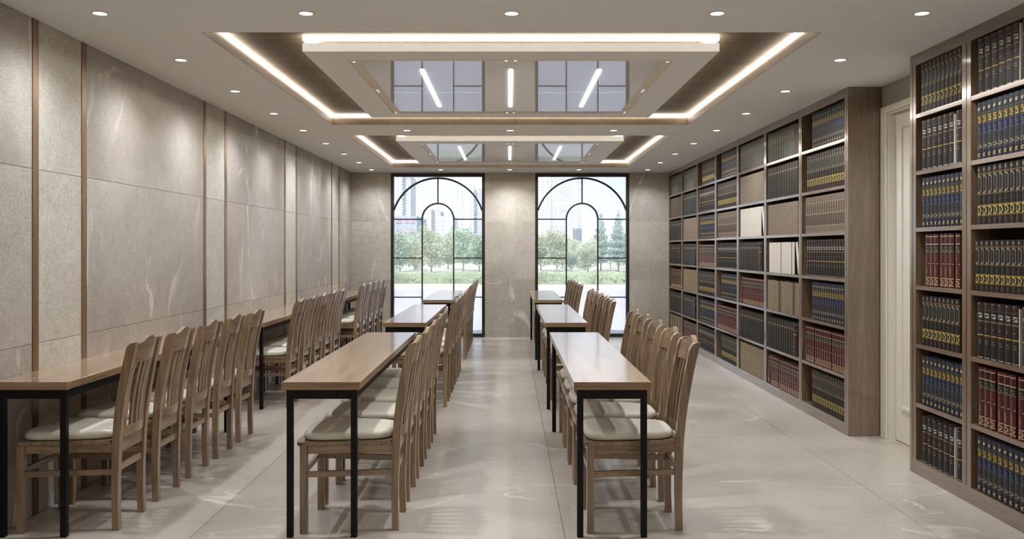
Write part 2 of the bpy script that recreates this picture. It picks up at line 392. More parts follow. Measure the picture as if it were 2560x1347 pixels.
for wi, (xa, xb) in enumerate(WX):
    wn_ = empty('window_%d' % (wi+1), ((xa+xb)/2, YF-0.004, 0)); tag(wn_, kind='structure')
    h = (xb-xa)/2; fw = 0.044; m_ = 0.018; d_ = 0.05
    bk = M['frame_black']
    link('window_frame', boxes_mesh('window_frame', [(-h, -h+fw, 0, 0.10, WZ0, WZ1), (h-fw, h, 0, 0.10, WZ0, WZ1), (-h+fw, h-fw, 0, 0.10, WZ1-0.052, WZ1), (-h+fw, h-fw, 0, 0.10, WZ0, WZ0+0.052)]), bk, wn_)
    ri = 0.247                                   # inner arch, springing at the first transom
    zt = [0.627, 1.242, 1.852]                   # transoms
    for sx in (-1, 1):
        link('mullion', boxes_mesh('mullion', [(sx*ri-m_/2, sx*ri+m_/2, 0.01, 0.01+d_, WZ0+0.052, zt[2])]), bk, wn_)
        for z in zt:
            a, b = sorted((sx*(ri+m_/2), sx*(h-fw)))
            link('transom', boxes_mesh('transom', [(a, b, 0.01, 0.01+d_, z-0.008, z+0.008)]), bk, wn_)
    link('inner_arch', arc_bar(0, zt[2], ri, 0, math.pi, 0.024, d_), bk, wn_, (0, 0.01, 0))
    ro, zo = 0.727, 1.770
    xe = h-fw; a_e = math.acos(min(1, xe/ro))
    link('outer_arch', arc_bar(0, zo, ro, a_e, math.pi-a_e, 0.026, d_), bk, wn_, (0, 0.01, 0))
    zi = zt[2]+ri
    link('mullion', boxes_mesh('mullion', [(-0.009, 0.009, 0.01, 0.01+d_, zi, zo+ro)]), bk, wn_)
    # panes, each its own piece
    zb = WZ0+0.052; ztop = WZ1-0.052
    A = lambda cx, cz, r, a0, a1, n=20: [(cx+r*math.cos(a0+(a1-a0)*i/n), cz+r*math.sin(a0+(a1-a0)*i/n)) for i in range(n+1)]
    panes = [[(-ri, zb), (ri, zb)] + A(0, zt[2], ri, 0, math.pi)]
    for sx in (-1, 1):
        lv = [zb] + zt
        for k in range(3): panes.append([(sx*ri, lv[k]), (sx*xe, lv[k]), (sx*xe, lv[k+1]), (sx*ri, lv[k+1])])
        ze = zo+ro*math.sin(a_e)
        inner = [(sx*x, z) for x, z in A(0, zt[2], ri, math.pi/2, 0)]
        outer = [(sx*x, z) for x, z in A(0, zo, ro, a_e, math.pi/2)]
        panes.append(inner + [(sx*xe, zt[2])] + outer)
        panes.append([(sx*x, z) for x, z in A(0, zo, ro, a_e, math.pi/2)] + [(0, ztop), (sx*xe, ztop)])
    for pl in panes: link('pane', pane_mesh(pl), M['glass'], wn_, (0, 0.033, 0))

# ================================================================== ceiling coffers
def make_coffer(y0, y1, label):
    t = empty('ceiling_coffer', (CX, (y0+y1)/2, ZC)); tag(t, label, 'ceiling coffer', 'lit ceiling coffers')
    hy = (y1-y0)/2; hx = CHX; D = 0.102; LH = 0.032
    def b(name, x0, x1, ya, yb, z0, z1, mat, bev=0, par=None): return box(name, x0, x1, ya, yb, z0, z1, mat, par or t, bev)
    b('recess_panel', -hx, hx, -hy, hy, D, D+0.02, M['recess'])
    e = 0.004
    for s in (-1, 1):
        xo, xi = s*hx, s*(hx-e)
        b('side_liner', min(xo, xi), max(xo, xi), -hy, hy, 0.0, D, M['bronze'])
        xi2 = s*(hx-e-0.012)
        b('led_strip', min(xi, xi2), max(xi, xi2), -hy+e, hy-e, D-LH, D-0.001, M['led'])
        yo, yi = s*hy, s*(hy-e)
        b('side_liner', -hx+e, hx-e, min(yo, yi), max(yo, yi), 0.0, D, M['bronze'])
        yi2 = s*(hy-e-0.012)
        b('led_strip', -hx+e+0.012, hx-e-0.012, min(yi, yi2), max(yi, yi2), D-LH, D-0.001, M['led'])
    # floating white panel with inset frame, mirror sheet and linear lamps
    px, py = 1.266, hy-0.460
    b('hanger_core', -px+0.12, px-0.12, -py+0.12, py-0.12, 0.05, D, M['bronze'])
    ox, oy = 1.036, py-0.236
    pan = link('floating_panel', boxes_mesh('floating_panel', [(-px, px, -py, -oy, 0, 0.051), (-px, px, oy, py, 0, 0.051), (-px, -ox, -oy, oy, 0, 0.051), (ox, px, -oy, oy, 0, 0.051)]), M['panel_white'], t)
    ix, iy = ox-0.066, oy-0.056
    link('inset_frame', boxes_mesh('inset_frame', [(-ox, ox, -oy, -iy, 0.006, 0.04), (-ox, ox, iy, oy, 0.006, 0.04), (-ox, -ix, -iy, iy, 0.006, 0.04), (ix, ox, -iy, iy, 0.006, 0.04)]), M['inset_beige'], t)
    box('mirror_sheet', -ix, ix, -iy, iy, 0.008, 0.04, M['mirror'], t)
    for x in (-0.598, 0.0, 0.598):
        b('linear_lamp', x-0.0145, x+0.0145, -0.738, 0.738, 0.0, 0.008, M['led_linear'])
    for s in (-1, 1):
        xo, xi = s*px, s*(px-0.05)
        b('led_strip', min(xo, xi), max(xo, xi), -py, py, D-LH, D-0.001, M['led'])
        yo, yi = s*py, s*(py-0.03)
        b('led_strip', -px+0.05, px-0.05, min(yo, yi), max(yo, yi), D-LH, D-0.001, M['led'])
    fx, fy = ox-0.03, oy-0.03
    spots = [(sx*fx, sy) for sx in (-1, 1) for sy in (-fy, 0, fy)] + [(0, -fy), (0, fy)]
    for (x, y) in spots:
        along_x = (x == 0)
        for k in (-1, 1):
            dx, dy = (k*0.03, 0) if along_x else (0, k*0.034)
            ms = link('mini_spot', lathe_mesh('mini_spot', [(0.0, 0.0), (0.011, 0.0), (0.011, -0.003), (0.013, -0.003), (0.013, 0.004)], 16), M['lamp_trim'], t, (x+dx, y+dy, 0.004))
            link('lens', disc_mesh('lens', 0.010, 14), M['lamp_disc'], ms, (0, 0, -0.001))
    return t
make_coffer(*CY[0], 'added ceiling coffer behind the camera, unseen fill for the chair fronts, with floating white panel')  # added out of view so its strips light the chair fronts
make_coffer(*CY[1], 'lit ceiling coffer closer to the camera, floating white panel with mirror sheet and three lamps')
make_coffer(*CY[2], 'lit ceiling coffer beside the window wall, smaller in view, with floating white mirror panel')

# ================================================================== downlights
trim_me = lathe_mesh('trim_ring', [(0.034, 0.0), (0.034, -0.003), (0.041, -0.0035), (0.042, 0.0)], 28); trim_me.materials.append(M['lamp_trim'])
disc_me = disc_mesh('lamp_lens', 0.034, 28); disc_me.materials.append(M['lamp_disc'])
spot_d = {}
def spot_light(kind, power):
    if kind not in spot_d:
        l = bpy.data.lights.new('downlight_beam', 'SPOT'); l.energy = power; l.spot_size = R(142); l.spot_blend = 1.0
        l.shadow_soft_size = 0.034; l.color = (0.91, 0.955, 1.0); spot_d[kind] = l
    return spot_d[kind]
ORD = ['first', 'second', 'third', 'fourth', 'fifth', 'sixth', 'seventh', 'eighth', 'ninth', 'tenth', 'eleventh', 'twelfth', 'thirteenth', 'fourteenth', 'fifteenth', 'sixteenth', 'seventeenth', 'eighteenth', 'nineteenth', 'twentieth']
DX = [-2.079, -1.031, 0.014, 1.060, 2.101]
for k in range(-4, 9):  # rows behind the camera are added unseen, as fill light
    if k in (-1, -2): continue
    y = 4.373 + 1.08*k
    for i, x in enumerate(DX):
        mid = i in (1, 2, 3)
        if mid and k not in (-4, 0, 4, 8): continue
        t = empty('recessed_downlight', (x, y, ZC))
        nth = ORD[8-k]
        if not mid:
            lab = 'round recessed downlight, %s from the window wall, ceiling line %s' % (nth, 'along the slab wall' if i == 0 else 'along the bookcases')
        else:
            place = {-4: 'added unseen behind the camera', 0: 'in front of the large coffer', 4: 'between the two coffers', 8: 'against the window wall'}[k]
            lab = 'round recessed ceiling downlight %s, %s' % (place, ['', 'on the slab wall side', 'on the centre line', 'on the bookcase side'][i])
        tag(t, lab, 'downlight', 'recessed ceiling downlights')
        link('trim_ring', trim_me, None, t); link('lamp_lens', disc_me, None, t, (0, 0, -0.0015))
        lo = bpy.data.objects.new('downlight_beam', spot_light('mid', SPOT_MID) if mid else spot_light('side', SPOT_SIDE)); COL.objects.link(lo)
        lo.parent = t; lo.location = (0, 0, -0.012)

# ================================================================== desks
ROWX = [(-2.469, -2.108), (-1.085, -0.712), (0.311, 0.682)]
ROWN = ['slab wall row', 'middle row', 'bookcase side row']
SETN = ['front', 'middle', 'rear']
DESK_L, PITCH, DY_ = 2.454, 3.30, 4.106
def make_desk(r):
    x0, x1 = ROWX[r]; cx = (x0+x1)/2; hw = (x1-x0)/2; hl = DESK_L/2
    t = empty('study_desk', (cx, DY_+hl, 0))
    link('desk_top', boxes_mesh('desk_top', [(-hw, hw, -hl, hl, 0.713, 0.75)], 0.0015, 1), M['desk_wood'], t)
    for sy in (-1, 1):                           # end-grain covered by a thin oak band
        ya, yb = sorted((sy*hl, sy*(hl+0.0015)))
        link('edge_band', boxes_mesh('edge_band', [(-hw, hw, ya, yb, 0.713, 0.75)]), M['desk_band'], t)
    i0 = 0.018; lw = 0.029
    for sx in (-1, 1):
        for sy in (-1, 1):
            xa, xb = sorted((sx*(hw-i0), sx*(hw-i0-lw))); ya, yb = sorted((sy*(hl-0.022), sy*(hl-0.022-lw)))
            link('leg', boxes_mesh('leg', [(xa, xb, ya, yb, 0.0, 0.713)], 0.001, 1), M['black'], t)
        xa, xb = sorted((sx*(hw-i0-0.004), sx*(hw-i0-0.025)))
        link('rail', boxes_mesh('rail', [(xa, xb, -hl+0.022+lw, hl-0.022-lw, 0.666, 0.713)]), M['black'], t)
    for sy in (-1, 1):
        ya, yb = sorted((sy*(hl-0.022-0.001), sy*(hl-0.022-0.025)))
        link('rail', boxes_mesh('rail', [(-hw+i0+lw, hw-i0-lw, ya, yb, 0.666, 0.713)]), M['black'], t)
    return t
for r in range(3):
    proto = make_desk(r)
    for s in range(3):
        o = proto if s == 0 else copy_tree(proto)
        o.location.y = DY_ + DESK_L/2 + PITCH*s
        tag(o, 'narrow oak desk on black legs, %s desk of the %s' % (SETN[s], ROWN[r]), 'desk', 'study desks in three rows')

# ================================================================== chairs (facing -x, backs to the aisle side)
def interp(tab, z):
    for (z0, v0), (z1, v1) in zip(tab, tab[1:]):
        if z <= z1: 
            q = (z-z0)/(z1-z0); return v0+(v1-v0)*q
    return tab[-1][1]
REAR = [(0, 0.238), (0.12, 0.2345), (0.25, 0.2355), (0.44, 0.243), (0.55, 0.2535), (0.65, 0.268), (0.78, 0.292), (0.925, 0.324)]
FRNT = [(0, 0.205), (0.12, 0.2015), (0.25, 0.2005), (0.44, 0.205), (0.55, 0.2135), (0.65, 0.2255), (0.78, 0.249), (0.925, 0.280)]
HB = 0.162; PT = 0.034            # half width over the back posts, post thickness
def mid_x(z): return (interp(REAR, z)+interp(FRNT, z))/2
def bow(y): return 0.020*(1-(y/0.128)**2)
def make_chair():
    t = empty('slat_back_chair')
    zs = [0, 0.06, 0.12, 0.2, 0.25, 0.34, 0.44, 0.5, 0.55, 0.6, 0.65, 0.72, 0.78, 0.84]
    prof = [(interp(FRNT, z), z) for z in zs]
    prof += [(interp(FRNT, 0.885), 0.885), (interp(FRNT, 0.90)+0.003, 0.902), (interp(FRNT, 0.915)+0.010, 0.915), (interp(FRNT, 0.92)+0.022, 0.922), (interp(REAR, 0.925), 0.925)]
    prof += [(interp(REAR, z), z) for z in reversed(zs)]
    for s in (-1, 1):
        ya, yb = sorted((s*HB, s*(HB-PT)))
        link('back_post', prism_y('back_post', prof, ya, yb), M['oak_z'], t)
    # crest rail: curved in plan, humped along the top
    n = 18; v, f = [], []
    yi = HB-PT+0.004
    for i in range(n+1):
        y = -yi + 2*yi*i/n; q = abs(y)/yi
        zt = 0.914 + 0.032*(0.5+0.5*math.cos(math.pi*min(1, q*1.2)))
        for z in (0.818, 0.85, 0.885, zt):
            xc = mid_x(z) + bow(y)
            v.append((xc-0.011, y, z))
        for z in (zt, 0.885, 0.85, 0.818):
            xc = mid_x(z) + bow(y)
            v.append((xc+0.011, y, z))
    for i in range(n):
        for k in range(8): f.append((i*8+k, i*8+(k+1) % 8, (i+1)*8+(k+1) % 8, (i+1)*8+k))
    f += [tuple(range(8)), tuple(range(n*8+7, n*8-1, -1))]
    me = fix(mesh_from('crest_rail', v, f)); me.shade_smooth()
    me.set_sharp_from_angle(angle=R(40))
    link('crest_rail', me, M['oak_y'], t)
    v, f = [], []
    for i in range(n+1):
        y = -yi + 2*yi*i/n
        for dx, z in ((-0.011, 0.452), (-0.011, 0.502), (0.011, 0.502), (0.011, 0.452)): v.append((mid_x(z)+bow(y)+dx, y, z))
    for i in range(n):
        for k in range(4): f.append((i*4+k, i*4+(k+1) % 4, (i+1)*4+(k+1) % 4, (i+1)*4+k))
    f += [(0, 1, 2, 3), tuple(range(n*4+3, n*4-1, -1))]
    link('back_rail', fix(mesh_from('back_rail', v, f)), M['oak_y'], t)
    for k in range(5):
        y = -0.0945 + 0.04725*k
        v, f = [], []
        zz = [0.495, 0.55, 0.60, 0.65, 0.70, 0.76, 0.825]
        for z in zz:
            xc = mid_x(z)+bow(y)-0.004*math.sin(math.pi*(z-0.495)/0.33)
            for dx, dy in ((-0.006, -0.0125), (0.006, -0.0125), (0.006, 0.0125), (-0.006, 0.0125)): v.append((xc+dx, y+dy, z))
        for i in range(len(zz)-1):
            for q in range(4): f.append((i*4+q, i*4+(q+1) % 4, (i+1)*4+(q+1) % 4, (i+1)*4+q))
        f += [(0, 1, 2, 3), tuple(range(len(zz)*4-1, len(zz)*4-5, -1))]
        link('back_slat', fix(mesh_from('back_slat', v, f)), M['oak_z'], t)
    # seat board (trapezoid with rounded front corners), aprons, legs, stretchers
    def halfw(x, front=0.222, back=0.166): return front + (back-front)*(x+0.255)/0.455
    out = []
    xr = 0.2
    out += [(xr, -halfw(xr)+0.0), (-0.255+0.03, -halfw(-0.225)), (-0.255+0.009, -halfw(-0.25)+0.008), (-0.255, -halfw(-0.255)+0.03)]
    out += [(x, -y) for x, y in reversed(out)]
    nn = len(out)
    v = [(x, y, 0.428) for x, y in out] + [(x, y, 0.446) for x, y in out]
    link('seat_board', fix(mesh_from('seat_board', v, [tuple(range(nn)), tuple(range(2*nn-1, nn-1, -1))] + [(i, i+nn, (i+1) % nn+nn, (i+1) % nn) for i in range(nn)])), M['oak_y'], t)
    for s in (-1, 1):
        ya, yb = sorted((s*0.2125, s*0.1775))
        link('front_leg', boxes_mesh('front_leg', [(-0.238, -0.203, ya, yb, 0.0, 0.428)], 0.0015, 1), M['oak_z'], t)
        link('side_apron', beam_mesh('side_apron', (-0.203, s*0.190, 0.407), (0.206, s*0.148, 0.407), 0.02, 0.042), M['oak_x'], t)
        link('stretcher', beam_mesh('stretcher', (-0.203, s*0.194, 0.286), (0.203, s*0.146, 0.286), 0.018, 0.028), M['oak_x'], t)
    link('front_apron', beam_mesh('front_apron', (-0.222, -0.1775, 0.407), (-0.222, 0.1775, 0.407), 0.02, 0.042), M['oak_y'], t)
    link('rear_apron', beam_mesh('rear_apron', (0.222, -0.128, 0.41), (0.222, 0.128, 0.41), 0.02, 0.06), M['oak_y'], t)
    link('stretcher', beam_mesh('stretcher', (-0.221, -0.1775, 0.30), (-0.221, 0.1775, 0.30), 0.018, 0.028), M['oak_y'], t)
    link('stretcher', beam_mesh('stretcher', (0.218, -0.128, 0.30), (0.218, 0.128, 0.30), 0.018, 0.028), M['oak_y'], t)
    # cushion
    N = 44; v, f = [], []
    lv = [(0.4465, 0.93), (0.450, 0.975), (0.458, 1.0), (0.472, 1.0), (0.481, 0.985), (0.487, 0.955), (0.4905, 0.90), (0.493, 0.75), (0.4945, 0.4)]
    cxm, hx_ = -0.018, 0.222
    for z, sc in lv:
        for i in range(N):
            a = 2*math.pi*i/N
            ca, sa = math.cos(a), math.sin(a); e = 0.42
            ux = math.copysign(abs(ca)**e, ca); uy = math.copysign(abs(sa)**e, sa)
            x = cxm + ux*hx_
            hw = 0.210 + (0.152-0.210)*(x+0.24)/0.444
            v.append((cxm + ux*(hx_-(1-sc)*0.22), uy*(hw-(1-sc)*0.2), z))
    for k in range(len(lv)-1):
        for i in range(N): f.append((k*N+i, k*N+(i+1) % N, (k+1)*N+(i+1) % N, (k+1)*N+i))
    f += [tuple(range(N)), tuple(range(len(lv)*N-1, (len(lv)-1)*N-1, -1))]
    me = fix(mesh_from('seat_cushion', v, f)); me.shade_smooth()
    c = link('seat_cushion', me, M['cushion'], t); c['label'] = 'cream leather seat pad'
    return t
proto = make_chair(); first = True
for r, xr_ in enumerate((-1.920, -0.541, 0.857)):
    for s in range(3):
        for k in range(5):
            o = proto if first else copy_tree(proto); first = False
            o.location = (xr_-0.238, 4.394 + 0.479*k + PITCH*s, 0)
            tag(o, 'oak chair, %s from the camera end, %s desk of the %s' % (ORD[k], SETN[s], ROWN[r]), 'chair', 'slat-back chairs along the desks')

# ================================================================== bookcases
ZSH = [0.088, 0.439, 0.803, 1.161, 1.516, 1.864, 2.214]      # tops of the boards the books stand on
ZTOP = 2.515; ST = 0.025
def make_bookcase(y0, y1, cols, label):
    """cols: list of (ya, yb) clear openings; boards fill what lies between"""
    t = empty('bookcase', (XS, (y0+y1)/2, 0)); tag(t, label, 'bookcase'); B = t.location
    box('back_panel', XR-0.016, XR-0.002, y0+0.002, y1-0.002, 0.0, ZC-0.001, M['walnut_dark'], t, 0, B)
    box('top_rail', XS, XR-0.016, y0+0.036, y1, ZTOP, ZC-0.001, M['walnut_y'], t, 0, B)
    box('plinth', XS, XR-0.016, y0+0.036, y1, 0.0, ZSH[0], M['walnut_y'], t, 0, B)
    box('end_panel', XS, XR-0.002, y0, y0+0.034, 0.0, ZC-0.001, M['walnut_z'], t, 0, B)
    edges = [y0+0.034] + [v for c in cols for v in c] + [y1]
    for k in range(0, len(edges), 2):
        ya, yb = edges[k], edges[k+1]
        if yb-ya < 0.012: continue
        if yb-ya > 0.06:
            m_ = (ya+yb)/2
            box('upright', XS, XR-0.016, ya, m_-0.0035, ZSH[0], ZTOP, M['walnut_z'], t, 0, B)
            box('upright', XS, XR-0.016, m_+0.0035, yb, ZSH[0], ZTOP, M['walnut_z'], t, 0, B)
        else:
            box('upright', XS, XR-0.016, ya+0.005, yb, ZSH[0], ZTOP, M['walnut_z'], t, 0, B)
    for (ya, yb) in cols:
        for z in ZSH[1:]:
            box('shelf', XS+0.001, XR-0.016, ya, yb, z-ST, z, M['walnut_y'], t, 0, B)
    return t
divs = [7.405, 8.42, 9.43, 10.44, 11.455, 12.475]
FARC = []
e0 = 6.428
for d in divs: FARC.append((e0, d-0.036)); e0 = d+0.036
FARC.append((e0, YF-0.036))
NEARC = [(3.98, 4.670), (4.761, 5.302)]
def fc(i): return FARC[i]
make_bookcase(6.361, YF-0.001, FARC, 'long walnut bookcase of seven columns running from the white door to the window wall')
# the near bookcase is mirrored end to end: its finished end faces the door
tn = empty('bookcase', (XS, 4.68, 0)); tag(tn, 'walnut bookcase on the camera side of the white door, cut by the picture edge', 'bookcase'); B = tn.location
NY0, NY1 = 3.90, 5.378
box('back_panel', XR-0.016, XR-0.002, NY0+0.002, NY1-0.002, 0.0, ZC-0.001, M['walnut_dark'], tn, 0, B)
box('top_rail', XS, XR-0.016, NY0, NY1-0.036, ZTOP, ZC-0.001, M['walnut_y'], tn, 0, B)
box('plinth', XS, XR-0.016, NY0, NY1-0.036, 0.0, ZSH[0], M['walnut_y'], tn, 0, B)
box('end_panel', XS, XR-0.002, NY1-0.034, NY1, 0.0, ZC-0.001, M['walnut_z'], tn, 0, B)
for (ya, yb) in ((5.302, 5.337), (4.719, 4.761), (4.670, 4.712), (NY0, 3.98)):
    box('upright', XS, XR-0.016, ya, yb, ZSH[0], ZTOP, M['walnut_z'], tn, 0, B)
for (ya, yb) in NEARC:
    for z in ZSH[1:]: box('shelf', XS+0.001, XR-0.016, ya, yb, z-ST, z, M['walnut_y'], tn, 0, B)

# ------------------------------------------------------------------ spine designs (u across the spine, v up the spine)
def spine(name, base, stops, marks, rough=0.48, coat=0.06, grain=0.12):
    m, nt, p = new_mat('book_'+name)
    uvn = nt.nodes.new('ShaderNodeUVMap'); uvn.uv_map = 'UVMap'
    sep = nt.nodes.new('ShaderNodeSeparateXYZ'); nt.links.new(uvn.outputs[0], sep.inputs[0])
    u, v = E(nt, sep.outputs[0]), E(nt, sep.outputs[1])
    oi = nt.nodes.new('ShaderNodeObjectInfo')
    col = ramp(nt, v.s, stops, 'CONSTANT') if stops else None
    on = u.gt(-0.01)
    if col is None: col = mixc(nt, 0.0, base, base)
    else: col = mixc(nt, on, base, col)
    cb = nt.nodes.new('ShaderNodeCombineXYZ')
    q = v*40; q2 = u*6
    nt.links.new(q2.s, cb.inputs[0]); nt.links.new(q.s, cb.inputs[1]); nt.links.new((E(nt, oi.outputs['Random'])*50).s, cb.inputs[2])
    gr = noise(nt, cb.outputs[0], 1.0, 3)
    col = mixc(nt, 1.0, col, ramp(nt, gr, [(0.3, (1-grain,)*3), (0.7, (1+grain,)*3)]), 'MULTIPLY')
    def rng(x, a, b): return x.gt(a)*x.lt(b)
    for mk in marks:
        k = mk[0]
        if k == 'r':                                     # plain rectangle
            _, u0, u1, v0, v1, c = mk; f = rng(u, u0, u1)*rng(v, v0, v1)
        elif k == 'ring':                                # oval outline
            _, uc, vc, ru, rv, w, c = mk
            d = (((u-uc)/ru).pow(2.0) + ((v-vc)/rv).pow(2.0)).sqrt(); f = (d-1.0).abs().lt(w)
        elif k == 'oct':                                 # octagon / cartouche outline
            _, uc, vc, ru, rv, w, c = mk
            a = ((u-uc)/ru).abs(); b = ((v-vc)/rv).abs()
            d = a.max(b).max((a*0.5+b)*0.8); f = (d-1.0).abs().lt(w)
        elif k == 'dot':
            _, uc, vc, ru, rv, c = mk
            d = ((u-uc)/ru).pow(2.0) + ((v-vc)/rv).pow(2.0); f = d.lt(1.0)
        elif k == 'x':                                   # small crossed device
            _, uc, vc, ru, rv, c = mk
            a = (u-uc)/ru; b = (v-vc)/rv
            f = ((a-b).abs().lt(0.42)).max((a+b).abs().lt(0.3))*a.abs().lt(1.0)*b.abs().lt(1.0)
        elif k == 'crown':
            _, uc, vc, ru, rv, c = mk
            a = (u-uc)/ru; b = (v-vc)/rv
            teeth = ((a*1.5+0.5).frac()-0.5).abs()*2.0       # saw profile
            f = a.abs().lt(1.0-0.0)*b.gt(-1.0)*(b - (a.abs()*0.35)).lt(teeth*1.3-0.3)*(a.abs()-b*0.3).lt(0.8)
        elif k == 'text':                                # rows of small letter-like strokes
            _, u0, u1, v0, v1, rows, c, dens = mk
            rr = (v-v0)/(v1-v0)*rows
            cc = nt.nodes.new('ShaderNodeCombineXYZ')
            nt.links.new((u*11.0).floor().s, cc.inputs[0]); nt.links.new((rr*3.0).floor().s, cc.inputs[1])
            wnz = nt.nodes.new('ShaderNodeTexWhiteNoise'); wnz.noise_dimensions = '2D'; nt.links.new(cc.outputs[0], wnz.inputs['Vector'])
            f = rng(u, u0, u1)*rng(v, v0, v1)*rr.frac().lt(0.68)*E(nt, wnz.outputs['Value']).lt(dens)
        col = mixc(nt, f, col, c)
    if name in ('navy_crown', 'black_gilt', 'dark_brown', 'red_banded', 'charcoal_title'): col = mixc(nt, 1.0, col, (0.74, 0.72, 0.70), 'MULTIPLY')
    nt.links.new(col, p.inputs['Base Color'])
    p.inputs['Roughness'].default_value = rough; p.inputs['Coat Weight'].default_value = coat; p.inputs['Coat Roughness'].default_value = 0.25; p.inputs['Specular IOR Level'].default_value = 0.35
    return m
GOLD = s2l(214, 186, 84); PALEGOLD = s2l(176, 150, 100); BRONZE_ = s2l(120, 92, 58); SILVER = s2l(150, 148, 140); WHITE = s2l(225, 222, 215); CREAM = s2l(214, 184, 140)
navy, slate, ink = s2l(24, 31, 60), s2l(46, 49, 60), s2l(12, 11, 13)
BK = {}
BK['blue'] = spine('navy_crown', navy, [(0, navy), (0.15, slate), (0.17, s2l(66, 69, 75)), (0.185, slate), (0.27, s2l(66, 69, 75)), (0.285, s2l(50, 48, 55)), (0.43, s2l(68, 72, 80)), (0.45, navy), (0.60, s2l(62, 67, 78)), (0.62, slate), (0.80, s2l(66, 70, 77)), (0.815, s2l(40, 43, 54)), (0.95, s2l(68, 70, 77)), (0.965, navy)],
    [('r', .1, .9, .625, .79, s2l(100, 92, 62)), ('r', .14, .86, .632, .782, ink), ('text', .2, .82, .64, .77, 4, GOLD, .66), ('text', .2, .8, .455, .59, 5, s2l(96, 104, 124), .55),
     ('crown', .5, .885, .26, .030, s2l(206, 196, 150)), ('ring', .5, .225, .34, .026, .22, s2l(170, 160, 110)), ('x', .5, .075, .24, .034, GOLD)])
dg = s2l(32, 29, 22)
BK['gold'] = spine('black_gilt', dg, [(0, s2l(36, 30, 24)), (.14, BRONZE_), (.155, s2l(150, 128, 40)), (.17, s2l(30, 30, 26)), (.30, s2l(166, 142, 46)), (.325, BRONZE_), (.335, dg), (.505, BRONZE_), (.53, dg), (.855, BRONZE_), (.88, s2l(38, 34, 27))],
    [('oct', .47, .69, .36, .145, .09, SILVER), ('text', .22, .68, .58, .80, 7, s2l(78, 64, 46), .5), ('ring', .47, .238, .36, .060, .14, s2l(220, 205, 130)), ('text', .32, .62, .215, .262, 2, GOLD, .7),
     ('dot', .45, .94, .2, .032, s2l(122, 120, 116)), ('text', .25, .65, .91, .97, 4, s2l(150, 150, 146), .4), ('r', .22, .62, .045, .10, s2l(92, 76, 66)), ('r', .30, .54, .055, .09, s2l(64, 34, 30)), ('text', .42, .52, .40, .44, 2, SILVER, .8)])
bb = s2l(40, 30, 28)
BK['brown'] = spine('dark_brown', bb, [(0, s2l(32, 29, 27)), (.30, s2l(44, 30, 28)), (.66, s2l(26, 23, 21)), (.84, s2l(70, 58, 42)), (.87, s2l(48, 31, 29))],
    [('r', .06, .94, .655, .668, PALEGOLD), ('text', .14, .86, .725, .815, 3, WHITE, .55), ('text', .2, .8, .68, .71, 2, s2l(110, 90, 62), .5), ('text', .42, .6, .525, .55, 2, WHITE, .7),
     ('r', .06, .94, .408, .424, GOLD), ('text', .3, .72, .265, .33, 3, s2l(180, 176, 168), .42), ('text', .1, .9, .012, .032, 2, WHITE, .75), ('text', .2, .6, .962, .975, 1, WHITE, .7)])
rd, rdd = s2l(84, 34, 34), s2l(72, 27, 28)
BK['red'] = spine('red_banded', rd, [(0, rdd), (.03, CREAM), (.045, rd), (.16, CREAM), (.175, rd), (.43, CREAM), (.445, rd), (.64, s2l(38, 40, 36)), (.655, s2l(150, 128, 80)), (.668, s2l(34, 38, 34)), (.785, s2l(34, 38, 34)), (.80, CREAM), (.815, rdd), (.945, CREAM), (.96, rd)],
    [('ring', .5, .10, .34, .038, .2, s2l(190, 170, 130)), ('text', .3, .7, .075, .125, 3, s2l(190, 170, 130), .4), ('dot', .5, .44, .26, .028, s2l(62, 58, 48)), ('text', .36, .62, .21, .39, 9, s2l(196, 150, 120), .62), ('text', .2, .85, .69, .76, 3, s2l(170, 160, 130), .4), ('text', .3, .7, .50, .58, 4, s2l(150, 96, 84), .35)], 0.3, 0.5)
BK['beige'] = spine('plain_taupe', s2l(128, 114, 98), None, [('text', .3, .7, .80, .9, 3, s2l(104, 90, 74), .4)], 0.5, 0.05, 0.3)
BK['ochre'] = spine('plain_ochre', s2l(134, 118, 86), None, [('text', .3, .7, .80, .9, 3, s2l(104, 90, 60), .4)], 0.5, 0.05, 0.3)
ch = s2l(50, 46, 38)
BK['charcoal'] = spine('charcoal_title', ch, [(0, s2l(42, 39, 32)), (.2, ch), (.78, s2l(58, 53, 43)), (.95, ch)], [('text', .12, .88, .785, .815, 2, s2l(206, 194, 160), .8), ('text', .3, .7, .74, .76, 1, s2l(150, 140, 110), .6)], 0.4, 0.2)
BK['white'] = spine('pale_grey', s2l(44, 39, 34), [(0, s2l(208, 200, 190)), (.5, s2l(210, 202, 192))], [('text', .15, .85, .74, .79, 2, s2l(222, 216, 206), .6)], 0.5, 0.1, 0.04)  # board colour darkened to paint shade beside the pale spines
st_ = s2l(112, 98, 84)
BK['stripe'] = spine('taupe_banded', st_, [(0, s2l(130, 116, 100)), (.04, st_), (.18, s2l(150, 134, 116)), (.2, s2l(92, 78, 66)), (.5, s2l(150, 134, 116)), (.52, s2l(84, 70, 60)), (.80, s2l(150, 134, 116)), (.82, st_)],
    [('r', .0, .34, 0, 1, s2l(206, 198, 188)), ('text', .3, .8, .22, .48, 8, s2l(60, 46, 40), .55), ('text', .3, .8, .54, .78, 8, s2l(172, 160, 142), .45)])  # full-height pale strip is a highlight painted on the spine
ol = s2l(88, 88, 76)
BK['olive'] = spine('olive_worn', ol, [(0, s2l(80, 80, 70)), (.3, ol), (.6, s2l(96, 96, 84)), (.9, s2l(84, 84, 74))], [('text', .1, .9, .62, .86, 6, s2l(128, 126, 106), .5), ('text', .2, .8, .15, .3, 4, s2l(110, 108, 92), .4)], 0.5, 0.05, 0.25)
BK['umber'] = spine('plain_umber', s2l(84, 70, 60), None, [], 0.5, 0.05, 0.2)
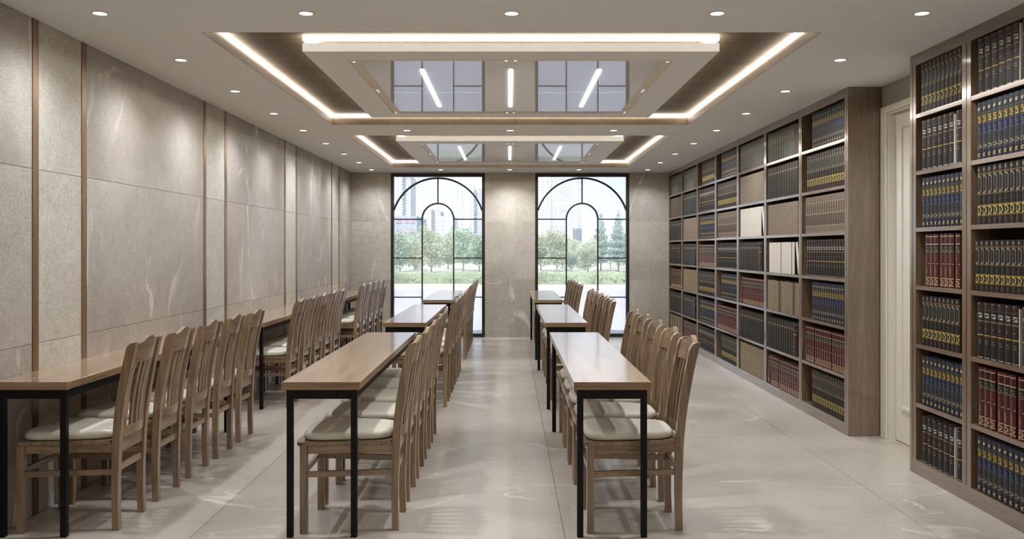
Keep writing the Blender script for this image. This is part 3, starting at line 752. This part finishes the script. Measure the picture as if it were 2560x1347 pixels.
BK['cover'] = spine('black_cover', s2l(20, 17, 15), [(0, s2l(120, 74, 40)), (.03, s2l(20, 17, 15)), (.93, s2l(150, 96, 52)), (.95, s2l(20, 17, 15))],
    [('text', .12, .88, .74, .82, 2, s2l(120, 62, 34), .7), ('text', .2, .8, .64, .69, 1, s2l(190, 150, 90), .8), ('text', .25, .75, .38, .6, 6, s2l(150, 80, 40), .5), ('dot', .5, .3, .12, .03, s2l(180, 110, 50)), ('text', .15, .85, .08, .2, 3, s2l(110, 50, 30), .5)])

def book_geo(t, h, d, bulge=None):
    """U-shaped cover: rounded spine toward -x, boards back to x = d. Returns verts, faces, uv per face loop"""
    n = 6; bl = 0.12*t+0.002 if bulge is None else bulge
    outer = [(d, -t/2)] + [(-bl*(1-(2*i/n-1)**2), -t/2+t*i/n) for i in range(n+1)] + [(d, t/2)]
    inner = [(d, t/2-0.0022), (0.004, t/2-0.0022), (0.004, -t/2+0.0022), (d, -t/2+0.0022)]
    poly = outer + inner; k = len(poly)
    v = [(x, y, 0) for x, y in poly] + [(x, y, h) for x, y in poly]
    f, uv = [], []
    for i in range(k):
        j = (i+1) % k
        f.append((i, i+k, j+k, j))
        if 1 <= i <= n: 
            a, b = 1-(i-1)/n, 1-i/n
            uv.append(((a, 0), (a, 1), (b, 1), (b, 0)))
        else: uv.append(((-1, 0), (-1, 1), (-1, 1), (-1, 0)))
    # caps as quads: boards and spine strip
    m_ = n+3                      # first inner index
    def cap(idx):
        f.append(tuple(idx)); uv.append(tuple((-1, 0) for _ in idx))
        f.append(tuple(q+k for q in reversed(idx))); uv.append(tuple((-1, 1) for _ in idx))
    cap([0, 1, m_+2, m_+3]); cap([n+1, n+2, m_, m_+1]); cap(list(range(1, n+2)) + [m_+1, m_+2])
    return v, f, uv
def page_geo(t, h, d):
    x0, x1, y, z0, z1 = 0.004, d-0.004, t/2-0.0023, 0.003, h-0.004
    v = [(x0,-y,z0),(x1,-y,z0),(x1,y,z0),(x0,y,z0),(x0,-y,z1),(x1,-y,z1),(x1,y,z1),(x0,y,z1)]
    return v, [(0,3,2,1),(4,5,6,7),(0,1,5,4),(1,2,6,5),(2,3,7,6),(3,0,4,7)]
_bm = {}
def book_meshes(design, t, h, d, bulge=None):
    key = (design, round(t, 4), round(h, 3), round(d, 3))
    if key not in _bm:
        v, f, uv = book_geo(t, h, d, bulge)
        me = mesh_from('book', v, f); l = me.uv_layers.new(name='UVMap')
        li = 0
        for fuv in uv:
            for q in fuv: l.data[li].uv = q; li += 1
        me.materials.append(BK[design])
        fix_n(me)
        pv, pf = page_geo(t, h, d); pm = mesh_from('pages', pv, pf); pm.materials.append(M['pages'])
        _bm[key] = (me, pm)
    return _bm[key]
def fix_n(me): fix(me)
SET_DESC = {'blue': 'navy gold-crowned volume', 'gold': 'black gilt volume', 'brown': 'dark brown volume', 'red': 'dark red volume',
    'beige': 'taupe volume', 'ochre': 'ochre volume', 'charcoal': 'charcoal volume', 'white': 'pale volume', 'stripe': 'banded taupe volume', 'olive': 'olive volume', 'umber': 'umber volume', 'cover': 'black book'}
ROWNAME = ['top', 'second', 'third', 'fourth', 'fifth', 'sixth', 'bottom']
stuff = []        # (verts, faces, uvs, design, matrix) for the far columns
n_books = 0
def put_book(design, y, z, t, h, d, xf, lean, where, lab, grp):
    """y = centre of the spine, xf = front plane of the spine, lean in degrees about x"""
    global n_books
    if where == 'stuff':
        v, f, uv = book_geo(t, h, d); mt = Matrix.Translation((xf, y, z)) @ Matrix.Rotation(R(lean), 4, 'X')
        stuff.append(([tuple(mt @ Vector(p)) for p in v], f, uv, design))
        pv, pf = page_geo(t, h, d)
        stuff.append(([tuple(mt @ Vector(p)) for p in pv], pf, None, 'pages'))
        return
    me, pm = book_meshes(design, t, h, d)
    o = link('book', me, None, None, (xf, y, z)); o.rotation_euler = (R(lean), 0, 0)
    link('pages', pm, None, o); n_books += 1
    tag(o, lab, 'book', grp)
def fill(case, ci, row, design, t, h, gap=0.0, xf=None, stop=None, lean_near=None, lean_far=None, end=None, breaks=(), mix=None, tailmix=None):
    """fill one compartment from its far side toward the camera. gap = empty space at the far side."""
    ya, yb = (FARC if case == 'long' else NEARC)[ci]
    if stop is not None: ya = max(ya, stop)
    z = ZSH[6-row] + 0.0006
    if case == 'long':
        cn = ['first column', 'second column'][ci] if ci < 2 else ''; side = 'window side'
        where = 'own' if ci < 2 else 'stuff'; cs = 'long bookcase'
    else:
        cn = ['second column', 'first column'][ci]; where = 'own'; cs = 'bookcase near camera'; side = 'door side'
    tail = '%s row, %s, %s' % (ROWNAME[row], cn, cs)
    grp = 'books in %s' % tail
    def mk(ds, n): return '%s %s from %s, %s' % (ORD[n], SET_DESC[ds], side, tail)
    lab = '%s, %s' % (SET_DESC[design], tail); cnt = {}
    xf = xf if xf is not None else XS+0.016
    d = 0.165
    y = yb - 0.004 - gap
    if lean_far:                                   # one volume leaning on the rest at the far side
        a = lean_far; y -= math.sin(R(a))*h + t*math.cos(R(a))
        # leaning volume: foot out at the far side, head against the row
        put_book(design, y + math.sin(R(a))*h + t*0.5*math.cos(R(a)) - 0.004, z + t/2*math.sin(R(a)) + 0.001, t*0.98, h, d, xf, a, where, 'single leaning ' + lab, grp)
        y -= 0.002
    lo = ya + 0.003
    if end == 'cover': lo += 0.15
    if lean_near: lo += math.sin(R(lean_near))*h + 0.02
    i = 0
    while y - t > lo:
        ds = design
        if mix and i % len(mix) >= 0: ds = mix[i % len(mix)]
        if tailmix and y - t*tailmix[1] < lo: ds = tailmix[0]
        cnt[ds] = cnt.get(ds, 0)+1; l2 = mk(ds, cnt[ds]-1)
        put_book(ds, y - t/2, z, t*0.965, h*(1 if ds == design else 0.985), d, xf, 0, where, l2, grp)
        y -= t; i += 1
        if i in breaks: y -= 0.018
    if lean_near:
        a = lean_near; tt = t*0.8
        put_book(design, y - math.sin(R(a))*h - tt*0.5*math.cos(R(a)) - 0.004, z + tt/2*math.sin(R(a)) + 0.001, tt, h*0.985, d, xf, -a, where, 'single leaning ' + lab, grp)
    if end == 'cover':                             # one book turned so that its black cover faces the room
        w = 0.135
        if y - ya < w+0.004: w = y - ya - 0.006
        put_book('cover', y - w/2 - 0.002, z, w, h*1.01, 0.03, xf-0.004, 0, where, lab.replace(SET_DESC[design], 'face-out black book with orange lettering'), grp)
L, Nn = 'long', 'near'
# column beside the door
fill(L, 0, 0, 'blue', .0485, .285, .215); fill(L, 0, 1, 'gold', .0510, .300, .09); fill(L, 0, 2, 'stripe', .0500, .300, .055); fill(L, 0, 3, 'brown', .0545, .300, .085)
fill(L, 0, 4, 'blue', .0485, .310, .215); fill(L, 0, 5, 'red', .0510, .300, .06, breaks=(4, 11)); fill(L, 0, 6, 'gold', .0510, .300, .215)
# second column from the door
fill(L, 1, 0, 'olive', .0680, .275, .02, tailmix=('umber', 3)); fill(L, 1, 1, 'charcoal', .0720, .295, .02); fill(L, 1, 2, 'beige', .0660, .290, .02); fill(L, 1, 3, 'white', .0700, .285, .05, lean_near=14, breaks=(5, 9, 10))
fill(L, 1, 4, 'beige', .0660, .285, .004, mix=('beige', 'ochre', 'beige', 'beige', 'ochre', 'umber')); fill(L, 1, 5, 'charcoal', .0680, .295, .02, end='cover'); fill(L, 1, 6, 'red', .0600, .270, .0, lean_far=9, breaks=(4,))
# the five columns toward the window wall
far_sets = [
 [('olive', {}), ('beige', {}), ('white', dict(lean_near=14)), ('charcoal', dict(end='cover')), ('red', dict(lean_far=8)), ('charcoal', {}), ('beige', dict(mix=('beige', 'ochre', 'beige')))],
 [('blue', dict(gap=.2)), ('gold', {}), ('stripe', {}), ('brown', {}), ('blue', dict(gap=.2)), ('red', {}), ('gold', dict(gap=.2))],
 [('gold', dict(gap=.2)), ('brown', {}), ('blue', dict(gap=.1)), ('red', {}), ('gold', {}), ('blue', dict(gap=.1)), ('brown', {})],
 [('olive', {}), ('charcoal', {}), ('beige', {}), ('charcoal', dict(lean_near=12)), ('ochre', {}), ('charcoal', dict(end='cover')), ('red', dict(gap=.05))],
 [('olive', {}), ('umber', {}), ('charcoal', {}), ('charcoal', dict(end='cover')), ('red', dict(gap=.1)), ('charcoal', {}), ('beige', dict(mix=('beige', 'ochre', 'umber')))]]
TH = {'blue': .0485, 'gold': .051, 'brown': .0545, 'red': .052, 'beige': .066, 'ochre': .066, 'charcoal': .07, 'white': .07, 'stripe': .05, 'olive': .066, 'umber': .066}
for ci, col_ in enumerate(far_sets):
    for row, (ds, kw) in enumerate(col_):
        kw = dict(kw); g = kw.pop('gap', .03); fill(L, ci+2, row, ds, TH[ds], .28 if ds in ('red', 'olive') else .295, g, **kw)
# near bookcase: column beside the door, then the column at the picture edge
X1 = XS+0.018
fill(Nn, 1, 0, 'gold', .0480, .300, .03, X1); fill(Nn, 1, 1, 'brown', .0640, .300, .04, X1, breaks=(6,)); fill(Nn, 1, 2, 'blue', .0485, .300, .045, X1); fill(Nn, 1, 3, 'red', .0520, .312, .085, X1, breaks=(3, 6))
fill(Nn, 1, 4, 'gold', .0490, .300, .045, X1); fill(Nn, 1, 5, 'blue', .0485, .300, .045, X1); fill(Nn, 1, 6, 'brown', .0640, .285, .045, X1, breaks=(6,))
SP = 4.05
fill(Nn, 0, 0, 'brown', .0640, .295, .035, X1, SP, breaks=(6,)); fill(Nn, 0, 1, 'blue', .0485, .305, .03, X1, SP); fill(Nn, 0, 2, 'gold', .0500, .310, .03, X1, SP); fill(Nn, 0, 3, 'gold', .0480, .270, .01, X1, SP)
fill(Nn, 0, 4, 'brown', .0640, .300, .03, X1, SP, breaks=(6,)); fill(Nn, 0, 5, 'red', .0540, .315, .04, X1, SP, breaks=(3, 6)); fill(Nn, 0, 6, 'blue', .0485, .300, .03, X1, SP)
# pale slip standing between two of the dark brown volumes (shows as a white edge)
def slip(ci, row, gap, t, n):
    yb = NEARC[ci][1]; y = yb - 0.004 - gap - t*n - 0.006
    z = ZSH[6-row]+0.0006
    cn = ['second column', 'first column'][ci]
    o = box('paper_folder', X1-0.006, X1+0.16, y-0.0032, y+0.0032, z, z+0.285, BK['white'])
    tag(o, 'thin white folder between dark brown volumes, %s row, %s' % (ROWNAME[row], cn), 'folder')
slip(1, 1, .04, .064, 6); slip(1, 6, .045, .064, 6); slip(0, 0, .035, .064, 6); slip(0, 4, .03, .064, 6)
# the far books as one object
names = list(BK.keys()) + ['pages']
V, Fc, MI, UV = [], [], [], []
for v, f, uv, ds in stuff:
    o_ = len(V); V += v
    for q, fa in enumerate(f):
        Fc.append(tuple(i+o_ for i in fa)); MI.append(names.index(ds))
        UV += list(uv[q]) if uv else [(-1, 0)]*len(fa)
me = mesh_from('shelved_books', V, Fc); l = me.uv_layers.new(name='UVMap')
l.data.foreach_set('uv', [c for q in UV for c in q])
for k in names: me.materials.append(M['pages'] if k == 'pages' else BK[k])
me.polygons.foreach_set('material_index', MI); fix(me)
sb = link('shelved_books', me); tag(sb, 'rows of small shelved books in the five bookcase columns toward the windows', 'books', None, 'stuff')
print('individual books', n_books, 'stuff faces', len(Fc))

# ================================================================== outside the windows, colours paled to paint in haze
GZ = -0.15
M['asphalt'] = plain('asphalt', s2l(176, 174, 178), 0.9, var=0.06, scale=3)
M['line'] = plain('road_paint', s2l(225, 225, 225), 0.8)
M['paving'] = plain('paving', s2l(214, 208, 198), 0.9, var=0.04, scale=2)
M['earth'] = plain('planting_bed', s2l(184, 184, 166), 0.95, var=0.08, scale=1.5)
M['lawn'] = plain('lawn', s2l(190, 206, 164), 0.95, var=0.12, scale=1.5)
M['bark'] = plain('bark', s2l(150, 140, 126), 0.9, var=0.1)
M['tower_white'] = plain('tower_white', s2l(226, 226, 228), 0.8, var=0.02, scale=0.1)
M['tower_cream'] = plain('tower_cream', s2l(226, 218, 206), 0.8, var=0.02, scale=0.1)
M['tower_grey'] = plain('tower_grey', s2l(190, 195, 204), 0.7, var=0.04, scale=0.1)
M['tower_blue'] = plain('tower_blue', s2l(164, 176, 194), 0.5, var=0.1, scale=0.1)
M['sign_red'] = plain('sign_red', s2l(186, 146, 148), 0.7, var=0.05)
def at(px, Y): return (px-VPX)*Y/F_PX
def zat(py, Y): return EYE+(VPY-py)*Y/F_PX
road = box('road', -70, 70, YF+0.25, 32.4, GZ-0.2, GZ, M['asphalt']); tag(road, kind='structure')
for (y, w) in ((21.7, 0.14), (26.8, 0.12)):
    box('lane_line', -70, 70, y-w/2, y+w/2, GZ, GZ+0.004, M['line'], road, 0, road.location)
pv = box('pavement', -70, 70, 32.4, 36.4, GZ-0.2, GZ+0.02, M['paving']); tag(pv, kind='structure')
box('kerb', -70, 70, 32.25, 32.4, GZ-0.2, GZ+0.03, M['paving'], pv, 0, pv.location)
ln = box('ground_bed', -120, 120, 36.4, 130, GZ-0.3, GZ, M['earth']); tag(ln, kind='structure')
l2_ = box('lawn', -9.0, -1.2, 34.6, 36.9, GZ-0.1, GZ+0.035, M['lawn']); tag(l2_, kind='structure')
gd = box('ground_far', -400, 400, 130, 700, GZ-0.5, GZ-0.05, M['earth']); tag(gd, kind='structure')
def leafy(name, c):
    m, nt, p = new_mat(name); tc = nt.nodes.new('ShaderNodeTexCoord')
    col = ramp(nt, noise(nt, tc.outputs['Object'], 1.2, 4), [(0.3, tuple(v*0.72 for v in c)), (0.7, tuple(min(0.9, v*1.2) for v in c))])
    nt.links.new(col, p.inputs['Base Color']); p.inputs['Roughness'].default_value = 0.8
    tl = nt.nodes.new('ShaderNodeBsdfTranslucent'); nt.links.new(col, tl.inputs[0])
    mx = nt.nodes.new('ShaderNodeMixShader'); mx.inputs[0].default_value = 0.5
    nt.links.new(p.outputs[0], mx.inputs[1]); nt.links.new(tl.outputs[0], mx.inputs[2]); nt.links.new(mx.outputs[0], nt.nodes['Material Output'].inputs[0])
    return m
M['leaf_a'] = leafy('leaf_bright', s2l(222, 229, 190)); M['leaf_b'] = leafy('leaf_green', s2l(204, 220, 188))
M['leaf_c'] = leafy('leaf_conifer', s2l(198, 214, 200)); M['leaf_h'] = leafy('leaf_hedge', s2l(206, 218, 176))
def leaf_cloud(blobs, n, size, rng):
    V, Fq = [], []
    tot = sum(b[3]*b[4]*b[5] for b in blobs)
    for (bx, by, bz, rx, ry, rz) in blobs:
        for _ in range(max(10, int(n*rx*ry*rz/tot))):
            while True:
                p = Vector((rng.uniform(-1, 1), rng.uniform(-1, 1), rng.uniform(-1, 1)))
                if 0.25 < p.length < 1: break
            c = Vector((bx+p.x*rx, by+p.y*ry, bz+p.z*rz))
            a = Vector((rng.gauss(0, 1), rng.gauss(0, 1), rng.gauss(0, 1))).normalized(); b = a.orthogonal().normalized()
            s = size*rng.uniform(0.6, 1.3); o = len(V)
            V += [tuple(c+a*s), tuple(c+b*s*0.6), tuple(c-a*s), tuple(c-b*s*0.6)]; Fq.append((o, o+1, o+2, o+3))
    return mesh_from('crown', V, Fq)
def tree(name, px, Y, top_py, wpx, leafm, label, seed, conifer=False, base_frac=0.14):
    rng = random.Random(seed)
    x = at(px, Y); H = zat(top_py, Y)-GZ; w = wpx*Y/F_PX/2
    t = empty(name, (x, Y, GZ)); tag(t, label, 'tree', 'street trees beyond the hedge')
    v, f = [], []
    for i, (z, r) in enumerate(((0, 0.045*H/3), (H*0.35, 0.032*H/3), (H*0.9, 0.01*H/3))):
        for k in range(7): v.append((r*math.cos(k*2*math.pi/7)+0.03*i, r*math.sin(k*2*math.pi/7), z))
    for i in range(2):
        for k in range(7): f.append((i*7+k, i*7+(k+1) % 7, (i+1)*7+(k+1) % 7, (i+1)*7+k))
    link('trunk', mesh_from('trunk', v, f, True), M['bark'], t)
    if not conifer:
        for k in range(4):
            a = rng.uniform(0, 6.28)
            link('branch', beam_mesh('branch', (0, 0, H*(0.28+0.07*k)), (math.cos(a)*w*0.6, math.sin(a)*w*0.6, H*(0.6+0.06*k)), 0.03*H/3, 0.03*H/3), M['bark'], t)
    blobs = []
    if conifer:
        for k in range(7):
            q = k/6; blobs.append((0, 0, H*(base_frac+0.08+(0.88-base_frac)*q), w*(1-q*0.86), w*(1-q*0.86), H*0.075))
        blobs.append((0, 0, H*0.97, w*0.06, w*0.06, H*0.05))
    else:
        for k in range(11):
            a = rng.uniform(0, 6.28); rr = rng.uniform(0.1, 0.72)*w; zz = rng.uniform(base_frac+0.1, 0.86)
            blobs.append((math.cos(a)*rr, math.sin(a)*rr, H*zz, w*rng.uniform(0.28, 0.45), w*rng.uniform(0.28, 0.45), H*rng.uniform(0.10, 0.17)))
        blobs.append((0, 0, H*0.58, w*0.7, w*0.7, H*0.28))
        blobs.append((rng.uniform(-.3, .3)*w, 0, H*0.27, w*0.7, w*0.55, H*0.13))
    link('crown', leaf_cloud(blobs, 2600, 0.04*H/3+0.04, rng), leafm, t)
tw = [('broadleaf_tree', 1000, 58, 566, 70, 'leaf_b', 'deep green bushy tree at the first window\'s outer edge', 0), ('broadleaf_tree', 1036, 62, 578, 60, 'leaf_a', 'low rounded tree below the dark mall roof', 0),
      ('broadleaf_tree', 1078, 56, 558, 74, 'leaf_a', 'bright yellow-green tree filling the first window\'s arched centre pane', 0), ('broadleaf_tree', 1120, 64, 574, 62, 'leaf_a', 'pale spreading tree beside the arched centre pane\'s mullion', 0),
      ('broadleaf_tree', 1158, 60, 556, 62, 'leaf_b', 'blue-green tree under the white twin-shaft tower', 0), ('broadleaf_tree', 1198, 58, 572, 56, 'leaf_b', 'dark green tree next to the stone pier between the windows', 0),
      ('broadleaf_tree', 1352, 60, 570, 66, 'leaf_a', 'yellowish sparse tree at the second window\'s inner edge', 0), ('broadleaf_tree', 1392, 58, 556, 62, 'leaf_a', 'tall light green tree in front of the big tower block', 0),
      ('broadleaf_tree', 1428, 62, 590, 66, 'leaf_b', 'low wide tree in the second window\'s arched centre pane', 0), ('broadleaf_tree', 1470, 56, 592, 70, 'leaf_a', 'low broad tree under the open sky', 0),
      ('conifer_tree', 1502, 60, 536, 50, 'leaf_c', 'pointed conifer beside the second window\'s outer mullion', 1), ('conifer_tree', 1546, 58, 530, 56, 'leaf_c', 'pointed conifer near the second window\'s outer frame', 1),
      ('broadleaf_tree', 1526, 66, 590, 70, 'leaf_a', 'pale tree filling the gap between the two conifers', 0), ('broadleaf_tree', 1580, 64, 580, 60, 'leaf_b', 'green tree half hidden by the second window\'s outer frame', 0),
      ('broadleaf_tree', 965, 66, 570, 60, 'leaf_b', 'green tree mostly hidden behind the window wall corner', 0)]
for i, (nm, px, Y, tp, wp, lm, lb, cf) in enumerate(tw): tree(nm, px, Y, tp, wp*1.3, M[lm], lb, 100+i, bool(cf), 0.16 if cf else 0.05)
rng = random.Random(5)
blobs = [(x*0.5, 0, 0.28, 0.42, 0.55, 0.26) for x in range(-30, 31)]
hedge = link('hedge', leaf_cloud(blobs, 16000, 0.05, rng), M['leaf_h'], None, (2.0, 37.4, GZ+0.04)); tag(hedge, 'clipped green hedge along the far side of the road', 'hedge', None, 'stuff')
link('hedge_core', boxes_mesh('hedge_core', [(-15.2, 15.2, -0.36, 0.36, -0.04, 0.42)]), M['leaf_h'], hedge)
def tower(name, px0, px1, Y, top_py, depth, mat, label, strips, floors, wmat, base_z=GZ-0.05):
    x0, x1 = at(px0, Y), at(px1, Y); H = zat(top_py, Y)-base_z
    t = empty(name, ((x0+x1)/2, Y+depth/2, base_z)); tag(t, label, 'building', 'buildings on the skyline')
    hw = (x1-x0)/2; hd = depth/2
    link('wall_block', boxes_mesh('wall_block', [(-hw, hw, -hd, hd, 0, H)]), mat, t)
    link('roof_block', boxes_mesh('roof_block', [(-hw*0.45, hw*0.3, -hd*0.5, hd*0.5, H, H+H*0.035)]), mat, t)
    fh = H/floors
    for (a, b, kind) in strips:                     # one vertical run of windows or balconies per strip
        xa, xb = -hw+2*hw*a, -hw+2*hw*b; bl_ = []
        for k in range(floors):
            z = k*fh
            if kind == 'w': bl_.append((xa, xb, -hd-0.12, -hd+0.1, z+fh*0.3, z+fh*0.78))
            else: bl_.append((xa, xb, -hd-0.9, -hd+0.1, z+fh*0.05, z+fh*0.4))
        o = link('window_run' if kind == 'w' else 'balcony_run', boxes_mesh('run', bl_), wmat, t); o['kind'] = 'stuff'
    return t
W, G_, BL, CR = M['tower_white'], M['tower_grey'], M['tower_blue'], M['tower_cream']
tower('tower_block', 972, 1027, 300, 400, 16, W, 'white slab tower behind the first window\'s outer edge', [(.1, .22, 'w'), (.35, .45, 'w'), (.60, .72, 'b'), (.76, .99, 'w')], 34, G_)
tower('low_building', 940, 1042, 170, 540, 20, BL, 'low blue-grey mall building with a red sign band', [(.25, .38, 'w'), (.5, .62, 'w'), (.72, .8, 'w'), (.86, .95, 'w')], 4, M['sign_red'])
tower('apartment_block', 1048, 1078, 260, 522, 14, CR, 'small cream apartment block beside the tower gap', [(.15, .4, 'w'), (.6, .85, 'w')], 12, G_)
tower('apartment_block', 1074, 1102, 280, 528, 14, M['tower_grey'], 'small grey apartment block in the arched centre pane', [(.15, .4, 'w'), (.6, .85, 'w')], 11, W)
tower('apartment_block', 1098, 1134, 240, 540, 14, W, 'small white apartment block in the arched centre pane', [(.15, .4, 'w'), (.6, .85, 'w')], 10, G_)
tower('tower_block', 1130, 1184, 330, 462, 16, W, 'white tower with two dark window runs in the first window', [(.02, .1, 'w'), (.22, .34, 'w'), (.42, .56, 'w'), (.8, .9, 'w')], 28, G_)
tower('tower_block', 1182, 1222, 300, 470, 16, W, 'narrow grey-striped tower cut by the stone pier', [(.05, .22, 'b'), (.3, .62, 'w'), (.72, .86, 'w')], 27, G_)
tower('tower_block', 1320, 1381, 285, 380, 16, W, 'white tower with sparse windows at the second window\'s inner edge', [(.38, .46, 'w'), (.55, .66, 'w'), (.76, .84, 'w')], 36, G_)
tower('tower_block', 1382, 1432, 255, 370, 16, W, 'wide grey-striped tower in the second window', [(.02, .22, 'w'), (.3, .5, 'w'), (.52, .72, 'w'), (.78, .94, 'w')], 40, G_)
tower('tower_block', 1428, 1455, 290, 440, 16, W, 'slim bluish tower beside the open sky', [(.08, .3, 'w'), (.5, .92, 'w')], 34, G_)
